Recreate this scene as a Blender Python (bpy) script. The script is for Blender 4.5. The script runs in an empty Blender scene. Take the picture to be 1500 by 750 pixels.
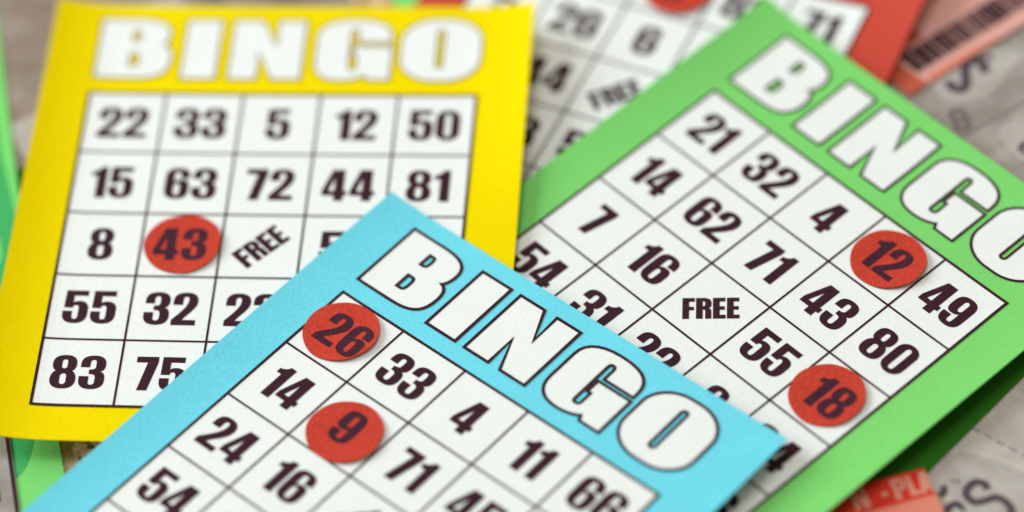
import bpy, bmesh, math, random
from mathutils import Vector, Matrix
from mathutils.geometry import tessellate_polygon

# ------------------------------------------------------------------ camera, light, exposure
U = 0.016                                   # one printed square of a card is 16 mm
sc = bpy.context.scene
col = sc.collection

cam = bpy.data.cameras.new("camera")
cam.sensor_width = 36.0
cam.lens = 5376.43 / 1500.0 * 36.0
cam.clip_start = 0.01
cam.clip_end = 50.0
cam.dof.use_dof = True
cam.dof.focus_distance = 44.30 * U
cam.dof.aperture_fstop = cam.lens * 1e-3 / (2.15 * U)
camo = bpy.data.objects.new("camera", cam)
col.objects.link(camo)
cr = Vector((0.99578742, -0.06967144, -0.05960962))
cu = Vector((0.09169196, 0.75664145, 0.64736875))
cf = Vector((0.0, 0.65010738, -0.75984235))
cp = Vector((0.0, -29.61452309, 34.61331063)) * U
camo.matrix_world = Matrix(((cr.x, cu.x, -cf.x, cp.x), (cr.y, cu.y, -cf.y, cp.y), (cr.z, cu.z, -cf.z, cp.z), (0, 0, 0, 1)))
sc.camera = camo

world = bpy.data.worlds.new("World")
sc.world = world
world.use_nodes = True
bg = world.node_tree.nodes["Background"]
bg.inputs["Color"].default_value = (1.0, 0.82, 0.62, 1)
bg.inputs["Strength"].default_value = 0.33


def area_light(name, loc, target, size, power, color):
    l = bpy.data.lights.new(name, 'AREA')
    l.shape = 'RECTANGLE'
    l.size, l.size_y = size
    l.energy = power
    l.color = color
    o = bpy.data.objects.new(name, l)
    o.location = Vector(loc)
    o.rotation_euler = (Vector(target) - Vector(loc)).to_track_quat('-Z', 'Y').to_euler()
    col.objects.link(o)
    return o


area_light("window_light", (-1.85, 0.95, 1.02), (0.05, 0, 0), (1.30, 1.0), 62.0, (0.90, 0.99, 1.0))
area_light("fill_light", (-0.15, 0.20, 1.00), (0.05, 0, 0), (0.60, 0.60), 4.2, (0.97, 1.0, 1.0))  # soft fill added overhead, not a lamp of the room

sc.view_settings.view_transform = 'Standard'
sc.view_settings.look = 'None'
sc.view_settings.exposure = 0.0
sc.view_settings.gamma = 1.0

# ------------------------------------------------------------------ materials


def new_mat(name):
    m = bpy.data.materials.new(name)
    m.use_nodes = True
    nt = m.node_tree
    return m, nt, nt.nodes["Principled BSDF"]


def node(nt, kind, **kw):
    n = nt.nodes.new(kind)
    for k, v in kw.items():
        if k in n.inputs:
            n.inputs[k].default_value = v
        else:
            setattr(n, k, v)
    return n


def paper(name, rgb, mottle=0.05, grain=0.10, bump=0.25, rough=0.66, spec=0.08):
    """matt card stock: faint colour mottling, fine fibre tooth as bump"""
    m, nt, b = new_mat(name)
    tc = node(nt, "ShaderNodeTexCoord")
    n1 = node(nt, "ShaderNodeTexNoise", Scale=90.0, Detail=4.0, Roughness=0.6)
    n2 = node(nt, "ShaderNodeTexNoise", Scale=2100.0, Detail=3.0, Roughness=0.65)
    nt.links.new(tc.outputs["Object"], n1.inputs["Vector"])
    nt.links.new(tc.outputs["Object"], n2.inputs["Vector"])
    a = node(nt, "ShaderNodeMapRange")
    a.inputs["To Min"].default_value = 1 - mottle
    a.inputs["To Max"].default_value = 1 + mottle
    nt.links.new(n1.outputs["Fac"], a.inputs["Value"])
    c = node(nt, "ShaderNodeMapRange")
    c.inputs["From Min"].default_value = 0.3
    c.inputs["From Max"].default_value = 0.7
    c.inputs["To Min"].default_value = 1 - grain
    c.inputs["To Max"].default_value = 1 + grain * 0.6
    nt.links.new(n2.outputs["Fac"], c.inputs["Value"])
    mu = node(nt, "ShaderNodeMath", operation='MULTIPLY')
    nt.links.new(a.outputs[0], mu.inputs[0])
    nt.links.new(c.outputs[0], mu.inputs[1])
    vm = node(nt, "ShaderNodeVectorMath", operation='SCALE')
    vm.inputs[0].default_value = rgb
    nt.links.new(mu.outputs[0], vm.inputs["Scale"])
    nt.links.new(vm.outputs[0], b.inputs["Base Color"])
    bp = node(nt, "ShaderNodeBump", Strength=bump, Distance=0.0001)
    nt.links.new(n2.outputs["Fac"], bp.inputs["Height"])
    nt.links.new(bp.outputs[0], b.inputs["Normal"])
    b.inputs["Roughness"].default_value = rough
    b.inputs["Specular IOR Level"].default_value = spec
    return m


def grey_print(name, light, dark, warm):
    """grey newsprint-like picture: soft uneven tone"""
    m, nt, b = new_mat(name)
    tc = node(nt, "ShaderNodeTexCoord")
    mp = node(nt, "ShaderNodeMapping")
    mp.inputs["Scale"].default_value = (1.0, 1.7, 1.0)
    nt.links.new(tc.outputs["Object"], mp.inputs["Vector"])
    n1 = node(nt, "ShaderNodeTexNoise", Scale=42.0, Detail=6.0, Roughness=0.62)
    n2 = node(nt, "ShaderNodeTexNoise", Scale=420.0, Detail=3.0, Roughness=0.7)
    n3 = node(nt, "ShaderNodeTexNoise", Scale=60.0, Detail=2.0)
    for n in (n1, n2, n3):
        nt.links.new(mp.outputs[0], n.inputs["Vector"])
    cr_ = node(nt, "ShaderNodeValToRGB")
    cr_.color_ramp.elements[0].position = 0.36
    cr_.color_ramp.elements[0].color = (*dark, 1)
    cr_.color_ramp.elements[1].position = 0.62
    cr_.color_ramp.elements[1].color = (*light, 1)
    nt.links.new(n1.outputs["Fac"], cr_.inputs["Fac"])
    mx = node(nt, "ShaderNodeMix", data_type='RGBA')
    mr = node(nt, "ShaderNodeMapRange")
    mr.inputs["From Min"].default_value = 0.5
    mr.inputs["From Max"].default_value = 0.75
    nt.links.new(n3.outputs["Fac"], mr.inputs["Value"])
    nt.links.new(mr.outputs[0], mx.inputs["Factor"])
    nt.links.new(cr_.outputs[0], mx.inputs[6])
    mx.inputs[7].default_value = (*warm, 1)
    mx2 = node(nt, "ShaderNodeMix", data_type='RGBA', blend_type='MULTIPLY')
    mx2.inputs["Factor"].default_value = 0.35
    nt.links.new(mx.outputs[2], mx2.inputs[6])
    nt.links.new(n2.outputs["Color"], mx2.inputs[7])
    nt.links.new(mx2.outputs[2], b.inputs["Base Color"])
    b.inputs["Roughness"].default_value = 0.6
    b.inputs["Specular IOR Level"].default_value = 0.3
    return m


def cork(name):
    m, nt, b = new_mat(name)
    tc = node(nt, "ShaderNodeTexCoord")
    n1 = node(nt, "ShaderNodeTexNoise", Scale=230.0, Detail=6.0, Roughness=0.65)
    n2 = node(nt, "ShaderNodeTexVoronoi", Scale=330.0)
    n3 = node(nt, "ShaderNodeTexNoise", Scale=480.0, Detail=2.0)
    for n in (n1, n2, n3):
        nt.links.new(tc.outputs["Object"], n.inputs["Vector"])
    r = node(nt, "ShaderNodeValToRGB")
    e = r.color_ramp.elements
    e[0].position = 0.30
    e[0].color = (0.20, 0.09, 0.04, 1)
    e[1].position = 0.72
    e[1].color = (0.88, 0.70, 0.44, 1)
    x = e.new(0.48)
    x.color = (0.62, 0.40, 0.20, 1)
    nt.links.new(n1.outputs["Fac"], r.inputs["Fac"])
    r2 = node(nt, "ShaderNodeValToRGB")
    r2.color_ramp.elements[0].position = 0.36
    r2.color_ramp.elements[0].color = (0.10, 0.05, 0.035, 1)
    r2.color_ramp.elements[1].position = 0.45
    r2.color_ramp.elements[1].color = (1, 1, 1, 1)
    nt.links.new(n3.outputs["Fac"], r2.inputs["Fac"])
    mx = node(nt, "ShaderNodeMix", data_type='RGBA', blend_type='MULTIPLY')
    mx.inputs["Factor"].default_value = 0.85
    nt.links.new(r.outputs[0], mx.inputs[6])
    nt.links.new(r2.outputs[0], mx.inputs[7])
    nt.links.new(mx.outputs[2], b.inputs["Base Color"])
    bp = node(nt, "ShaderNodeBump", Strength=0.6, Distance=0.0003)
    nt.links.new(n1.outputs["Fac"], bp.inputs["Height"])
    nt.links.new(bp.outputs[0], b.inputs["Normal"])
    b.inputs["Roughness"].default_value = 0.75
    return m


M = dict(
    white=paper("white_card", (0.825, 0.868, 0.865), 0.03, 0.07, 0.45),
    yellow=paper("yellow_card", (0.87, 0.695, 0.0005), 0.04, 0.08, 0.45, spec=0.02),
    blue=paper("blue_card", (0.165, 0.70, 0.87), 0.07, 0.14, 0.6),
    green=paper("green_card", (0.205, 0.66, 0.165), 0.06, 0.09, 0.45),
    red=paper("red_card", (0.54, 0.065, 0.042), 0.04, 0.05),
    marker=paper("red_marker_paper", (0.56, 0.052, 0.030), 0.16, 0.28, 0.7),
    ink=paper("plum_black_ink", (0.046, 0.013, 0.024), 0.05, 0.35, 0.25, 0.6),
    marker_ink=paper("plum_ink_on_red", (0.062, 0.018, 0.032), 0.10, 0.45, 0.4, 0.6),
    grey=grey_print("grey_print", (0.52, 0.475, 0.445), (0.30, 0.26, 0.235), (0.37, 0.30, 0.25)),
    grey_pale=grey_print("grey_pale_print", (0.60, 0.57, 0.535), (0.48, 0.41, 0.385), (0.46, 0.41, 0.37)),
    slip_brightened=grey_print("brightened_slip_print", (0.74, 0.69, 0.64), (0.52, 0.47, 0.43), (0.56, 0.50, 0.45)),  # grey print brightened in the colour to offset the green card's shade
    grey_brown=grey_print("grey_brown_print", (0.42, 0.35, 0.30), (0.25, 0.18, 0.13), (0.30, 0.19, 0.13)),
    grey_ink=paper("grey_violet_ink", (0.095, 0.075, 0.095), 0.1, 0.2),
    grey_ink_soft=paper("grey_faded_ink", (0.19, 0.16, 0.15), 0.1, 0.2),
    grey_line=paper("grey_faint_line", (0.27, 0.24, 0.22), 0.1, 0.2),
    ticket_green=paper("ticket_light_green", (0.20, 0.68, 0.17), 0.05, 0.06),
    ticket_dark=paper("ticket_dark_green", (0.06, 0.43, 0.13), 0.08, 0.06),
    shaded_green=paper("shaded_green_card", (0.024, 0.15, 0.009), 0.08, 0.06),  # green with the shade beneath the cards darkened into its base colour
    pink=paper("salmon_paper", (0.74, 0.40, 0.35), 0.1, 0.06),
    pink_red=paper("salmon_red_paper", (0.72, 0.24, 0.17), 0.1, 0.06),
    ticket_red=paper("ticket_red", (0.68, 0.040, 0.022), 0.1, 0.06),
    letter_pale=paper("ticket_pale_letter", (0.70, 0.30, 0.22), 0.1, 0.06),
    orange=paper("orange_red_print", (0.58, 0.11, 0.065), 0.1, 0.06),
    barcode=paper("barcode_ink", (0.022, 0.010, 0.018), 0.05, 0.1),
    table=cork("cork_table"),
)

# ------------------------------------------------------------------ outlines (x right, y up)


def path(start, *segs, n=9):
    pts = [Vector(start)]
    for s in segs:
        if len(s) == 2:
            pts.append(Vector(s))
        else:
            p0 = pts[-1].copy()
            p1, p2, p3 = (Vector(s[0:2]), Vector(s[2:4]), Vector(s[4:6]))
            for k in range(1, n + 1):
                t = k / n
                pts.append((1 - t) ** 3 * p0 + 3 * (1 - t) ** 2 * t * p1 + 3 * (1 - t) * t * t * p2 + t ** 3 * p3)
    if (pts[0] - pts[-1]).length < 1e-6:
        pts.pop()
    out = [pts[0]]
    for q in pts[1:]:
        if (q - out[-1]).length > 1e-6:
            out.append(q)
    return out


def rrect(x0, x1, y0, y1, rx, ry, n=9):
    k = 0.5523
    a, b = rx * (1 - k), ry * (1 - k)
    return path((x0 + rx, y0), (x1 - rx, y0), (x1 - a, y0, x1, y0 + b, x1, y0 + ry), (x1, y1 - ry),
                (x1, y1 - b, x1 - a, y1, x1 - rx, y1), (x0 + rx, y1), (x0 + a, y1, x0, y1 - b, x0, y1 - ry),
                (x0, y0 + ry), (x0, y0 + b, x0 + a, y0, x0 + rx, y0), n=n)


SIX = path((60, 66), (60, 74), (60, 91, 50, 100, 31, 100), (9, 100, 0, 90, 0, 70), (0, 30), (0, 10, 10, 0, 30, 0),
           (51, 0, 60, 10, 60, 29), (60, 40), (60, 55, 55, 62, 42, 62), (33, 62, 27, 59, 23, 54), (23, 77),
           (23, 84, 25, 87, 30, 87), (35, 87, 37, 84, 37, 78), (37, 66))
SIX_HOLE = rrect(23, 37, 13, 49, 6.9, 8)


def turn(pts):
    return [Vector((60 - p.x, 100 - p.y)) for p in pts]


GLYPH = {   # digit: (advance width, outline, holes), 100 units tall
    '0': (60, rrect(0, 60, 0, 100, 29, 27), [rrect(22.5, 37.5, 13, 87, 7.2, 9)]),
    '1': (38, path((14, 0), (38, 0), (38, 100), (21, 100), (19, 92, 11, 85, 0, 84), (0, 70), (14, 71)), []),
    '2': (58, path((0, 0), (58, 0), (58, 16), (25, 16), (38, 36, 59, 52, 59, 73), (59, 91, 49, 100, 29, 100),
                   (10, 100, 0, 91, 0, 73), (0, 62), (23, 62), (23, 77), (23, 84, 25, 87, 30, 87), (35, 87, 36.5, 83, 36.5, 77),
                   (36.5, 58, 20, 40, 0, 16)), []),
    '3': (61, path((1, 65), (1, 75), (1, 92, 11, 100, 31, 100), (50, 100, 60, 91, 60, 74), (60, 62, 57, 56, 49, 53),
                   (57, 50, 61, 43, 61, 28), (61, 9, 51, 0, 30, 0), (9, 0, 0, 10, 0, 28), (0, 38), (23, 38), (23, 22),
                   (23, 16, 25, 13, 30, 13), (36, 13, 38, 17, 38, 24), (38, 34), (38, 42, 34, 45, 22, 45), (22, 58),
                   (34, 58, 37, 61, 37, 68), (37, 78), (37, 84, 35, 87, 30, 87), (25, 87, 23, 84, 23, 78), (23, 65)), []),
    '4': (61, path((30, 0), (53, 0), (53, 17), (61, 17), (61, 32), (53, 32), (53, 100), (23, 100), (0, 34), (0, 17), (30, 17)),
          [path((30, 32), (30, 73), (16, 32))]),
    '5': (60, path((3, 100), (56, 100), (56, 84), (23, 84), (23, 63), (26, 66, 30, 68, 37, 68), (53, 68, 60, 58, 60, 44),
                   (60, 30), (60, 10, 50, 0, 30, 0), (9, 0, 0, 10, 0, 28), (0, 37), (23, 37), (23, 22), (23, 16, 25, 13, 30, 13),
                   (36, 13, 37, 17, 37, 24), (37, 43), (37, 51, 35, 55, 30, 55), (25, 55, 23, 52, 23, 47), (2, 47)), []),
    '6': (60, SIX, [SIX_HOLE]),
    '7': (52, path((0, 100), (52, 100), (52, 84), (33, 0), (9, 0), (27, 83), (0, 83)), []),
    '8': (61, path((30, 0), (50, 0, 61, 9, 61, 27), (61, 40, 57, 48, 50, 53), (56, 57, 59, 63, 59, 74), (59, 91, 50, 100, 30.5, 100),
                   (11, 100, 2, 91, 2, 74), (2, 63, 5, 57, 11, 53), (4, 48, 0, 40, 0, 27), (0, 9, 11, 0, 30, 0)),
          [rrect(23, 38, 13, 45, 7, 8), rrect(24, 37, 60, 87, 6.3, 7)]),
    '9': (60, turn(SIX), [turn(SIX_HOLE)]),
    'F': (46, path((0, 0), (25, 0), (25, 41), (43, 41), (43, 58), (25, 58), (25, 82), (46, 82), (46, 100), (0, 100)), []),
    'R': (58, path((0, 0), (25, 0), (25, 44), (32, 44, 34, 42, 34, 36), (34, 0), (57, 0), (57, 34), (57, 44, 54, 49, 46, 51),
                   (54, 53, 58, 59, 58, 72), (58, 92, 48, 100, 28, 100), (0, 100)),
          [path((25, 60), (25, 84), (31, 84, 34, 82, 34, 76), (34, 69), (34, 62, 31, 60, 25, 60))]),
    'E': (47, path((0, 0), (47, 0), (47, 18), (25, 18), (25, 42), (44, 42), (44, 59), (25, 59), (25, 82), (46, 82), (46, 100), (0, 100)), []),
    'N': (62, path((0, 0), (20, 0), (20, 55), (42, 0), (62, 0), (62, 100), (42, 100), (42, 47), (21, 100), (0, 100)), []),
    'P': (56, path((0, 0), (23, 0), (23, 38), (30, 38), (48, 38, 56, 46, 56, 69), (56, 92, 48, 100, 30, 100), (0, 100)),
          [path((23, 54), (23, 84), (31, 84, 34, 82, 34, 76), (34, 63), (34, 56, 31, 54, 23, 54))]),
    'L': (42, path((0, 0), (42, 0), (42, 19), (23, 19), (23, 100), (0, 100)), []),
    'A': (60, path((0, 0), (22, 0), (24, 18), (37, 18), (39, 0), (60, 0), (45, 100), (15, 100)), [path((26, 36), (30.5, 78), (35, 36))]),
    '-': (34, path((4, 32), (30, 32), (30, 54), (4, 54)), []),
    'S': (60, path((60, 66), (60, 74), (60, 91, 50, 100, 31, 100), (10, 100, 0, 90, 0, 74), (0, 52, 37, 46, 37, 25),
                   (37, 17, 35, 13, 30, 13), (25, 13, 23, 17, 23, 24), (23, 36), (0, 36), (0, 26), (0, 8, 10, 0, 31, 0),
                   (51, 0, 61, 10, 61, 27), (61, 50, 24, 56, 24, 76), (24, 84, 26, 87, 30, 87), (36, 87, 37, 83, 37, 77), (37, 66)), []),
}
T, B0 = 1.285, 0.262
TITLE = [   # B I N G O above the grid: x in squares from the grid's left edge, y in squares above its top edge
    (path((0, B0), (0, T), (.48, T), (.78, T, .925, 1.21, .925, 1.03), (.925, .93, .90, .86, .86, .83), (.94, .81, .985, .74, .985, .62),
          (.985, .36, .87, B0, .55, B0)),
     [path((.44, .905), (.44, 1.083), (.50, 1.083), (.53, 1.083, .537, 1.05, .537, .995), (.537, .93, .52, .905, .49, .905), n=5),
      path((.44, .478), (.44, .69), (.51, .69), (.55, .69, .556, .65, .556, .585), (.556, .50, .54, .478, .50, .478), n=5)]),
    (path((1.125, B0), (1.125, T), (1.592, T), (1.592, B0)), []),
    (path((1.742, B0), (1.742, T), (2.127, T), (2.335, .84), (2.325, T), (2.70, T), (2.70, B0), (2.312, B0), (2.118, .71), (2.125, B0)), []),
    (path((3.855, B0), (3.855, .85), (3.35, .85), (3.35, .655), (3.40, .655), (3.40, .50), (3.40, .46, 3.385, .44, 3.35, .44),
          (3.31, .44, 3.30, .455, 3.30, .50), (3.30, 1.06), (3.30, 1.12, 3.31, 1.135, 3.345, 1.135), (3.375, 1.135, 3.39, 1.12, 3.39, 1.06),
          (3.39, .91), (3.84, .91), (3.84, 1.0), (3.84, 1.2, 3.68, 1.305, 3.34, 1.305), (3.02, 1.305, 2.85, 1.2, 2.85, 1.0),
          (2.85, .56), (2.85, .36, 2.98, .25, 3.2, .25), (3.33, .25, 3.45, .28, 3.525, .335), (3.56, B0), n=7), []),
    (rrect(3.955, 5.01, .245, 1.315, .46, .38, n=12), [rrect(4.43, 4.515, .475, 1.13, .042, .042, n=4)]),
]

# ------------------------------------------------------------------ mesh helpers


def flat(name, polys, z, m, parent=None, bend=None, cut=None):
    """polys: list of (outline, holes) in squares, filled as a flat print at height z (squares), draped over bend"""
    bm = bmesh.new()
    for outer, holes in polys:
        loops = [[Vector((p[0], p[1], 0)) for p in lp] for lp in [outer] + list(holes)]
        allp = [p for lp in loops for p in lp]
        vs = [bm.verts.new(p) for p in allp]
        for tri in tessellate_polygon(loops):
            a, b, c = (allp[i] for i in tri)
            cr2 = (b - a).cross(c - a).z
            if abs(cr2) < 1e-10:
                continue
            try:
                bm.faces.new([vs[i] for i in (tri if cr2 > 0 else tri[::-1])])
            except ValueError:
                pass
    return finish(name, bm, z, m, parent, bend, cut)


def finish(name, bm, z, m, parent, bend, cut):
    if bend and cut:
        for ax in (0, 1):
            lo = min(v.co[ax] for v in bm.verts)
            hi = max(v.co[ax] for v in bm.verts)
            k = math.floor(lo / cut) + 1
            while k * cut < hi - 1e-4:
                co = Vector((0, 0, 0))
                no = Vector((0, 0, 0))
                co[ax] = k * cut
                no[ax] = 1
                bmesh.ops.bisect_plane(bm, geom=bm.verts[:] + bm.edges[:] + bm.faces[:], dist=1e-5, plane_co=co, plane_no=no)
                k += 1
    for v in bm.verts:
        v.co.z += z + (bend(v.co.x, v.co.y) if bend else 0)
        v.co *= U
    bm.normal_update()
    me = bpy.data.meshes.new(name)
    bm.to_mesh(me)
    bm.free()
    me.materials.append(m)
    o = bpy.data.objects.new(name, me)
    col.objects.link(o)
    if parent:
        o.parent = parent
    return o


def ring(loops, w):
    """outline stroke of width w on closed loops, mitred, as quads"""
    bm = bmesh.new()
    for lp in loops:
        n = len(lp)
        ins, outs = [], []
        for i in range(n):
            p = lp[i]
            d0 = (lp[i] - lp[i - 1]).normalized()
            d1 = (lp[(i + 1) % n] - lp[i]).normalized()
            n0 = Vector((-d0.y, d0.x))
            n1 = Vector((-d1.y, d1.x))
            mi = (n0 + n1)
            mi = mi.normalized() if mi.length > 1e-4 else n0
            s = min(1.0 / max(mi.dot(n0), 0.05), 2.4)
            ins.append(bm.verts.new((p.x + mi.x * s * w / 2, p.y + mi.y * s * w / 2, 0)))
            outs.append(bm.verts.new((p.x - mi.x * s * w / 2, p.y - mi.y * s * w / 2, 0)))
        for i in range(n):
            j = (i + 1) % n
            f = bm.faces.new((outs[i], outs[j], ins[j], ins[i]))
            f.normal_update()
            if f.normal.z < 0:
                f.normal_flip()
    return bm


def word(s, h, gap=6):
    """glyph polygons of a word, height h squares, centred on the origin"""
    x = 0
    polys = []
    for ch in s:
        if ch == ' ':
            x += 26
            continue
        w, outer, holes = GLYPH[ch]
        polys.append(([Vector((p.x + x, p.y)) for p in outer], [[Vector((p.x + x, p.y)) for p in hl] for hl in holes]))
        x += w + gap
    x -= gap
    k = h / 100
    f = lambda p: Vector(((p.x - x / 2) * k, (p.y - 50) * k))
    return [([f(p) for p in o], [[f(p) for p in hl] for hl in hs]) for o, hs in polys]


def place(polys, x, y, ang=0.0):
    c, s = math.cos(ang), math.sin(ang)
    f = lambda p: Vector((x + c * p.x - s * p.y, y + s * p.x + c * p.y))
    return [([f(p) for p in o], [[f(p) for p in hl] for hl in hs]) for o, hs in polys]


def slab(name, outline, z0, th, m, parent=None, bend=None, cut=0.2):
    """a sheet of real thickness: outline in squares, underside at z0"""
    bm = bmesh.new()
    vs = [bm.verts.new((p[0], p[1], 0)) for p in outline]
    f = bm.faces.new(vs)
    f.normal_update()
    if f.normal.z < 0:
        f.normal_flip()
    if bend:
        for ax in (0, 1):
            lo = min(v.co[ax] for v in bm.verts)
            hi = max(v.co[ax] for v in bm.verts)
            k = math.floor(lo / cut) + 1
            while k * cut < hi - 1e-4:
                co = Vector((0, 0, 0))
                no = Vector((0, 0, 0))
                co[ax] = k * cut
                no[ax] = 1
                bmesh.ops.bisect_plane(bm, geom=bm.verts[:] + bm.edges[:] + bm.faces[:], dist=1e-5, plane_co=co, plane_no=no)
                k += 1
    top = bm.faces[:]
    ret = bmesh.ops.extrude_face_region(bm, geom=top)
    for v in [g for g in ret['geom'] if isinstance(g, bmesh.types.BMVert)]:
        v.co.z += th
    bmesh.ops.recalc_face_normals(bm, faces=bm.faces[:])
    o = finish(name, bm, z0, m, parent, bend, None)
    if bend:
        for p in o.data.polygons:
            p.use_smooth = abs(p.normal.z) > 0.5
        o.data.set_sharp_from_angle(angle=math.radians(40))
    return o


def thing(name, label, cat, mat, group=None):
    o = bpy.data.objects.new(name, None)
    o.empty_display_size = 0.01
    col.objects.link(o)
    o.matrix_world = mat
    tag(o, label, cat, group)
    return o


def tag(o, label, cat, group=None, kind=None):
    o['label'] = label
    o['category'] = cat
    if group:
        o['group'] = group
    if kind:
        o['kind'] = kind
    return o


def pose(x, y, z, rz, tx=0.0, ty=0.0):
    v = Vector((tx, ty, 0))
    R = Matrix.Rotation(v.length, 4, v.normalized()) if v.length > 1e-9 else Matrix.Identity(4)
    return Matrix.Translation(Vector((x, y, z)) * U) @ R @ Matrix.Rotation(rz, 4, 'Z')


# ------------------------------------------------------------------ the table
A = 1.0158                                   # printed squares are this much taller than wide
tb = slab("table", [(-60, -60), (60, -60), (60, 60), (-60, 60)], -1.2, 1.2, M['table'])
tb['kind'] = 'structure'

# ------------------------------------------------------------------ bingo cards
TH = 0.014


def yy(v):
    return -(v - 2.5) * A


def make_card(label, mat, sheet_mat, numbers, bend, stroke=0.042):
    root = thing("bingo_card", label, "bingo card", mat, "bingo cards spread on the table")
    slab("card_sheet", [(-3.11, yy(5.515)), (3.16, yy(5.515)), (3.16, yy(-1.535)), (-3.11, yy(-1.535))], -TH, TH, sheet_mat, root, bend)
    panel = flat("number_panel", [([(-2.5, yy(5)), (2.5, yy(5)), (2.5, yy(0)), (-2.5, yy(0))], [])], 0.005, M['white'], root, bend, 0.2)
    # grid lines: outer frame a little heavier than the inner rules
    bars = []
    ev = lambda i: 0.019 if i in (0, 5) else 0.0145
    for i in range(6):
        y = yy(i)
        bars.append(([(-2.519, y - ev(i)), (2.519, y - ev(i)), (2.519, y + ev(i)), (-2.519, y + ev(i))], []))
    for i in range(6):
        x = i - 2.5
        for j in range(5):
            a, b = yy(j) - ev(j), yy(j + 1) + ev(j + 1)
            bars.append(([(x - ev(i), b), (x + ev(i), b), (x + ev(i), a), (x - ev(i), a)], []))
    flat("grid_lines", bars, 0.009, M['ink'], panel, bend, 0.2)
    for (c, r), s in numbers.items():
        x, y = c + 0.5 - 2.5, yy(r + 0.5)
        if s == 'FREE':
            flat("free_word", place(word(s, 0.325, 5), x, y, math.radians(45)), 0.009, M['ink'], panel, bend, 0.2)
        else:
            flat("printed_number", place(word(s, 0.515, 7), x, y), 0.009, M['ink'], panel, bend, 0.2)
    for outer, holes in TITLE:
        f = lambda p: Vector((p.x - 2.5, yy(0) + p.y * A))
        o2, h2 = [f(p) for p in outer], [[f(p) for p in hl] for hl in holes]
        lt = flat("title_letter", [(o2, h2)], 0.005, M['white'], root, bend, 0.2)
        finish("letter_outline", ring([o2] + h2, stroke), 0.009, M['ink'], lt, bend, 0.2)
    return root


def make_marker(label, card, bend, c, r, s, seed, lift=0.05, rad=0.465, dx=0.0, dy=0.0, face=-45):
    """a hand-cut red paper disc carrying its number, one side curling up a little"""
    rnd = random.Random(seed)
    x, y = c - 2.5, yy(r)
    root = thing("number_marker", label, "bingo marker", card.matrix_world @ Matrix.Translation(Vector((x, y, bend(x, y) + 0.013)) * U),
                 "red number markers laid on the cards")
    fa = math.radians(face)

    def curl(px, py):
        t = px * math.cos(fa) + py * math.sin(fa)
        return lift * max(0.0, (t + 0.10) / 0.56) ** 2
    ph = [rnd.uniform(0, 6.28) for _ in range(4)]
    out = []
    for k in range(64):
        t = 2 * math.pi * k / 64
        q = rad * (1 + 0.012 * math.sin(2 * t + ph[0]) + 0.009 * math.sin(3 * t + ph[1]) + 0.006 * math.sin(7 * t + ph[2]))
        out.append((q * math.cos(t), q * math.sin(t)))
    slab("disc", out, 0.0, 0.012, M['marker'], root, curl, 0.08)
    flat("printed_number", place(word(s, 0.515, 7), c_off(c) + dx, r_off(r) + dy), 0.015, M['marker_ink'], root, curl, 0.08)
    return root


def c_off(c):
    return math.floor(c) + 0.5 - c


def r_off(r):
    return -(math.floor(r) + 0.5 - r) * A


def edge(t, t0, k):
    return k * max(0.0, t - t0) ** 2


def bend_yellow(x, y):
    return (0.00204 * x * x + 0.00067 * y * y + 0.0012 * x * y + edge(-x, 2.2, 0.165)
            + edge(x, 2.30, 0.14) * min(1.0, max(0.0, (y - 0.3) / 1.6)))


def bend_blue(x, y):
    return 0.0006 * x * x + 0.0001 * y * y + 0.0007 * x * y + edge(-x, 2.3, 0.10) + edge(x, 2.5, 0.03)


def bend_green(x, y):
    return 0.0021 * x * x - 0.0011 * x * y + edge(-x, 2.3, 0.14) * min(1.0, max(0.0, (y + 1.0) / 3.5)) + edge(y, 3.3, 0.06) + edge(x, 2.3, 0.08)


def bend_red(x, y):
    t = min(1.0, max(0.0, (y - 1.3) / 1.6))
    return 0.006 * max(0, x) ** 2 + edge(x, 1.8, 0.09) * t * t * (3 - 2 * t)


red = make_card("red bingo card lying underneath the green and yellow cards", pose(1.5166, 2.4653, 0.10, -0.4938), M['red'],
                {(1, 1): '26', (2, 1): '6', (3, 0): '80', (4, 0): '71', (1, 2): '44', (2, 2): 'FREE', (1, 3): '38', (2, 3): '52', (0, 0): '17', (1, 0): '35', (0, 1): '5', (3, 1): '47', (4, 1): '68', (0, 2): '12', (3, 2): '59', (4, 2): '77',
                 (0, 3): '9', (3, 3): '41', (4, 3): '73', (0, 4): '3', (1, 4): '27', (2, 4): '46', (3, 4): '58', (4, 4): '70'}, bend_red)
green = make_card("light green bingo card with red markers on 12 and 18", pose(2.34383, -1.3245, 0.23054, -0.89478, 0.00449, -0.00448), M['green'],
                  {(0, 0): '21', (1, 0): '32', (2, 0): '4', (4, 0): '49', (0, 1): '14', (1, 1): '62', (2, 1): '71', (3, 1): '43', (4, 1): '80',
                   (0, 2): '7', (1, 2): '16', (2, 2): 'FREE', (3, 2): '55', (0, 3): '54', (1, 3): '31', (2, 3): '22', (3, 3): '8', (4, 3): '64', (0, 4): '2', (1, 4): '29', (2, 4): '37', (3, 4): '50', (4, 4): '66'}, bend_green, 0.036)
yellow = make_card("yellow bingo card with a red marker on 43", pose(-3.08563, 0.2220, 0.3530, -0.13585, 0.00628, 0.00304), M['yellow'],
                   {(0, 0): '22', (1, 0): '33', (2, 0): '5', (3, 0): '12', (4, 0): '50', (0, 1): '15', (1, 1): '63', (2, 1): '72', (3, 1): '44', (4, 1): '81',
                    (0, 2): '8', (2, 2): 'FREE', (3, 2): '51', (0, 3): '55', (1, 3): '32', (2, 3): '23', (0, 4): '83', (1, 4): '75', (4, 2): '60', (3, 3): '47', (4, 3): '19', (2, 4): '36', (3, 4): '58', (4, 4): '90'}, bend_yellow, 0.020)
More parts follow.
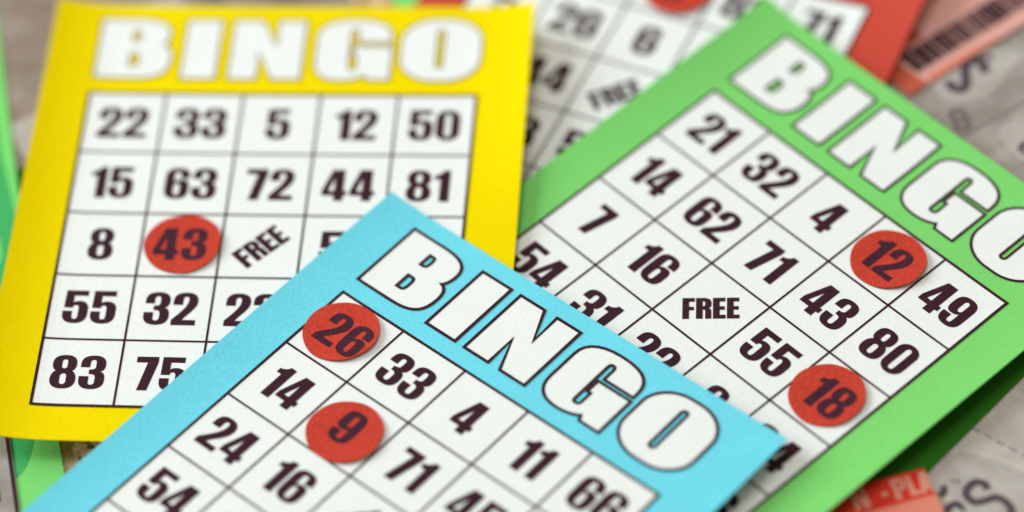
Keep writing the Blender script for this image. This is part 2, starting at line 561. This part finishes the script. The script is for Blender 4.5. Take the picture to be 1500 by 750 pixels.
blue = make_card("sky blue bingo card lying on top with red markers on 26 and 9", pose(-2.12892, -4.2545, 0.4715, -0.78798, -0.01476, 0.00112), M['blue'],
                 {(1, 0): '33', (2, 0): '4', (3, 0): '11', (4, 0): '66', (0, 1): '14', (2, 1): '71', (3, 1): '45',
                  (0, 2): '24', (1, 2): '16', (0, 3): '54', (4, 1): '80', (2, 2): 'FREE', (3, 2): '55', (4, 2): '18', (1, 3): '31', (2, 3): '22', (3, 3): '8',
                  (4, 3): '64', (0, 4): '2', (1, 4): '29', (2, 4): '37', (3, 4): '50', (4, 4): '74'}, bend_blue)

make_marker("red paper disc numbered 43 on the yellow card", yellow, bend_yellow, 1.52, 2.49, '43', 1, 0.03, 0.475, face=0)
make_marker("red paper disc numbered 26 on the blue card", blue, bend_blue, 0.42, 0.48, '26', 2, 0.035, face=10)
make_marker("red paper disc numbered 9 on the blue card", blue, bend_blue, 1.51, 1.57, '9', 3, 0.03, face=0)
make_marker("red paper disc numbered 12 on the green card", green, bend_green, 3.51, 0.49, '12', 4, 0.04, face=10)
make_marker("red paper disc numbered 18 on the green card", green, bend_green, 4.44, 2.49, '18', 5, 0.03, face=20)
make_marker("blurred red paper disc on the red bingo card beside number 6", red, bend_red, 2.52, 0.50, '9', 6, 0.04, 0.47, face=-60)

# ------------------------------------------------------------------ papers and tickets underneath


def frame_rect(p, ang, s0, s1, t0, t1):
    e1 = Vector((math.cos(ang), math.sin(ang)))
    e2 = Vector((-e1.y, e1.x))
    P = Vector(p)
    return [P + e1 * s + e2 * t for s, t in ((s0, t0), (s1, t0), (s1, t1), (s0, t1))]


def ellipse(x, y, rx, ry, ang=0.0, n=28, wob=0.0, seed=0):
    rnd = random.Random(seed)
    ph = rnd.uniform(0, 6)
    c, s = math.cos(ang), math.sin(ang)
    out = []
    for k in range(n):
        t = 2 * math.pi * k / n
        w = 1 + wob * math.sin(3 * t + ph) + wob * 0.6 * math.sin(5 * t + 2 * ph)
        a, b = rx * w * math.cos(t), ry * w * math.sin(t)
        out.append(Vector((x + c * a - s * b, y + s * a + c * b)))
    return out


def at(x, y, z=0.0, rz=0.0):
    return pose(x, y, z, rz)


def curve_letter(pts, w):
    """stroke of width w along an open smooth line, as one outline"""
    L, R = [], []
    n = len(pts)
    for i in range(n):
        d = (pts[min(i + 1, n - 1)] - pts[max(i - 1, 0)]).normalized()
        nn = Vector((-d.y, d.x)) * w / 2
        L.append(pts[i] + nn)
        R.append(pts[i] - nn)
    return L + R[::-1]


def spline(pts, n=6):
    """smooth curve through points"""
    P = [Vector(q) for q in pts]
    P = [2 * P[0] - P[1]] + P + [2 * P[-1] - P[-2]]
    out = []
    for i in range(1, len(P) - 2):
        a, b, c, d = P[i - 1:i + 3]
        for k in range(n):
            t = k / n
            out.append(0.5 * (2 * b + (c - a) * t + (2 * a - 5 * b + 4 * c - d) * t * t + (3 * b - a - 3 * c + d) * t ** 3))
    out.append(P[-2])
    return out


# grey slip behind the yellow card
g = thing("paper_slip", "brownish grey printed slip behind the top of the yellow card", "paper slip", at(-6.13, 2.2, 0.03, math.radians(20)), "grey printed slips under the cards")
slab("slip_sheet", [(-4, 0), (4.9, 0), (4.9, 4), (-4, 4)], 0, 0.012, M['grey_brown'], g)
for k, e in enumerate(((2.6, 1.75, 0.35, 0.3), (0.33, 0.42, 0.30, 0.42), (4.0, 1.95, 0.5, 0.3))):
    flat("faded_patch", [(ellipse(*e, 0, wob=.09, seed=k), [])], 0.015, M['grey_pale'], g)
flat("printed_figure", place(word("8", 0.42), 3.25, 1.72, 0.3), 0.017, M['grey_ink_soft'], g)

# grey slip at the right, beside the barcode ticket
g = thing("paper_slip", "grey slip with a sideways dark letter S below the barcode ticket", "paper slip", at(5.62, 1.17, 0.012, math.radians(29)), "grey printed slips under the cards")
slab("slip_sheet", [(-1.6, -2.6), (3.5, -2.6), (3.5, 3.0), (-1.6, 3.0)], 0, 0.012, M['grey'], g)
for k, e in enumerate(((0.98, 0.76, 0.62, 0.36), (0.86, -0.55, 0.34, 0.40))):
    flat("faded_patch", [(ellipse(*e, 0, wob=.09, seed=k + 3), [])], 0.015, M['grey_pale'], g)
flat("printed_letter", [(curve_letter(spline([(.648, .86), (.623, .747), (.699, .647), (.803, .696), (.913, .853), (1.034, .966), (1.154, .940), (1.175, .805), (1.093, .716)]), 0.135), [])],
     0.018, M['grey_ink'], g)
flat("printed_letter", place(word("9", 0.40), 0.36, 0.25, math.radians(-20)), 0.018, M['grey_ink_soft'], g)
flat("printed_letter", place(word("0", 0.34), 0.80, -0.62, math.radians(-80)), 0.018, M['grey_ink'], g)
flat("printed_letter", place(word("4", 0.24), 1.28, 0.93, math.radians(-120)), 0.018, M['grey_ink_soft'], g)
flat("fold_line", [([(-0.5, -0.012), (3.4, -0.012), (3.4, 0.012), (-0.5, 0.012)], [])], 0.0165, M['grey_ink_soft'], g)

# grey slip at the bottom right
g = thing("paper_slip", "grey slip, colour brightened against shade, with a curly upright S beside the red ticket", "paper slip", at(5.13, -3.26, 0.012, math.radians(-41)), "grey printed slips under the cards")
slab("slip_sheet", [(-2.6, -2.4), (2.5, -2.4), (2.5, 1.55), (-2.6, 1.55)], 0, 0.012, M['slip_brightened'], g)
flat("faded_patch", [(ellipse(0.75, -0.62, 0.75, 0.42, 0.1, wob=.12), [])], 0.015, M['grey_pale'], g)
strokes = (
    ([(.76, -.658), (.678, -.618), (.583, -.659), (.559, -.784), (.611, -.88), (.736, -.902), (.831, -.801), (.895, -.709), (1.005, -.693),
      (1.133, -.749), (1.187, -.866), (1.168, -.997), (1.067, -1.102), (.948, -1.089)], 0.095, 0.020, 'grey_ink'),
    ([(.58, -1.62), (.57, -1.45), (.535, -1.24), (.535, -1.10), (.585, -1.04), (.68, -1.10), (.78, -1.29), (.85, -1.50)], 0.095, 0.018, 'grey_ink'),
    ([(.345, -1.06), (.362, -.98), (.303, -.905)], 0.085, 0.018, 'grey_ink'),
    ([(.343, -.875), (.35, -.80), (.398, -.805), (.417, -.737)], 0.06, 0.018, 'grey_ink_soft'))
for pts, w, z, mk in strokes:
    flat("printed_letter", [(curve_letter(spline(pts), w), [])], z, M[mk], g)
dots = [([(0.17 * k - 0.05, -0.013 + 0.006 * (k % 3)), (0.17 * k + 0.06, -0.010), (0.17 * k + 0.06, 0.014), (0.17 * k - 0.05, 0.016)], []) for k in range(13)]
flat("dashed_line", dots, 0.0165, M['grey_line'], g)

# green ticket standing out at the left and a second one beneath it
g = thing("green_ticket", "green paper corner with shade in its colour, wedged between grey slip and yellow card", "ticket", at(-5.6, 1.3, 0.0, math.radians(20)), "green tickets under the cards")
slab("ticket_sheet", [(-0.9, -1.2), (1.2, -1.2), (1.2, 1.5), (-0.9, 1.5)], 0.006, 0.010, M['shaded_green'], g)
g = thing("green_ticket", "long light green ticket with a darker green rounded shape, left of the cork", "ticket", at(-6.10, 0.6, 0.05), "green tickets under the cards")
slab("ticket_sheet", [(-1.6, 5.2), (-0.528, 5.2), (-0.06, 1.07), (0.56, -3.44), (0.86, -5.5), (-1.6, -5.5)], 0.004, 0.012, M['ticket_green'], g)
flat("green_shape", [(path((-1.5, 2.62), (-0.40, 2.52), (-0.30, 1.8), (-0.12, 0.85), (0.08, -0.6), (0.20, -1.9), (0.235, -2.5, 0.20, -2.95, 0.11, -3.22),
                           (0.02, -3.45, -0.15, -3.55, -0.4, -3.55), (-1.5, -3.55)), [])], 0.019, M['ticket_dark'], g)
flat("light_spot", [(ellipse(-0.42, 0.35, 0.13, 0.40, 0.25), [])], 0.022, M['ticket_green'], g)
g = thing("green_ticket", "small green paper edge behind the top of the yellow card", "ticket", at(-1.08, 4.75, 0.02, math.radians(8)), "green tickets under the cards")
slab("ticket_sheet", [(-0.20, -0.5), (0.24, -0.5), (0.24, 1.4), (-0.20, 1.4)], 0.03, 0.010, M['ticket_green'], g)

# grey slip at the bottom left, over the green ticket
g = thing("paper_slip", "grey slip with a dark printed border overlapping the long green ticket", "paper slip", at(-6.06, -3.33, 0.075, math.radians(7.2)), "grey printed slips under the cards")
slab("slip_sheet", [(-3.0, -1.6), (0.0, -1.6), (0.0, 1.9), (-3.0, 1.9)], 0, 0.012, M['grey'], g)
flat("border_line", [([(-0.055, -1.6), (-0.008, -1.6), (-0.008, 1.9), (-0.055, 1.9)], [])], 0.015, M['ink'], g)
flat("printed_figure", place(word("1", 0.35), -0.27, 0.38, 0.0), 0.015, M['grey_ink'], g)

# green card beneath the light green one, shade darkened into its colour
g = thing("green_card", "green card, shade painted into its colour, just beneath the light green bingo card", "card", at(5.0, -3.57, 0.028, math.radians(44)))
slab("card_sheet", [(-2.6, 0.0), (1.7, 0.0), (1.7, 2.2), (-2.6, 2.2)], 0, 0.014, M['shaded_green'], g)

# red ticket at the bottom
g = thing("red_ticket", "red ticket with pale capital letters poking out below the green card", "ticket", at(4.57, -3.91, 0.085, math.radians(12)))
slab("ticket_sheet", [(-1.9, -2.4), (0.0, -2.4), (0.0, 0.0), (-1.9, 0.0)], 0, 0.012, M['pink_red'], g)
flat("red_band", [([(-1.9, -0.40), (-0.002, -0.40), (-0.002, -0.002), (-1.9, -0.002)], [])], 0.015, M['ticket_red'], g)
for ch, x in (('N', -0.86), ('-', -0.56), ('P', -0.37), ('L', -0.21), ('A', -0.055)):
    k = 0.30 if ch != '-' else 0.30
    w = word(ch, k)
    if ch == 'A':
        w = [([Vector((min(p.x, 0.052), p.y)) for p in o], []) for o, hs in w]
    flat("printed_letter", place(w, x, -0.20, 0.0), 0.018, M['letter_pale'], g)

# barcode ticket at the top right
g = thing("barcode_ticket", "salmon pink ticket with a dark barcode beside the red bingo card", "ticket", at(5.22, 2.02, 0.045, math.radians(33)))
slab("ticket_sheet", [(0.0, 0.0), (4.0, 0.0), (4.0, 1.4), (0.0, 1.4)], 0, 0.014, M['pink'], g)
flat("red_end", [([(0.003, 0.003), (0.34, 0.003), (0.30, 0.25), (0.28, 1.39), (0.003, 1.39)], [])], 0.017, M['orange'], g)
flat("orange_field", [([(0.40, 0.66), (0.85, 0.66), (0.75, 1.39), (0.40, 1.39)], [])], 0.0165, M['orange'], g)
flat("red_edge", [([(0.36, 0.003), (1.6, 0.003), (1.2, 0.10), (0.42, 0.12)], [])], 0.0165, M['pink_red'], g)
rnd = random.Random(11)
bars = []
x = 0.36
while x < 2.9:
    w = rnd.choice((0.045, 0.06, 0.075, 0.09))
    if x < 0.60 or 1.62 < x < 1.95:
        w = 0.13
    bars.append(([(x, 0.22), (x + w, 0.22), (x + w, 0.60), (x, 0.60)], []))
    x += w + rnd.choice((0.014, 0.018, 0.028))
flat("barcode", bars, 0.020, M['barcode'], g)
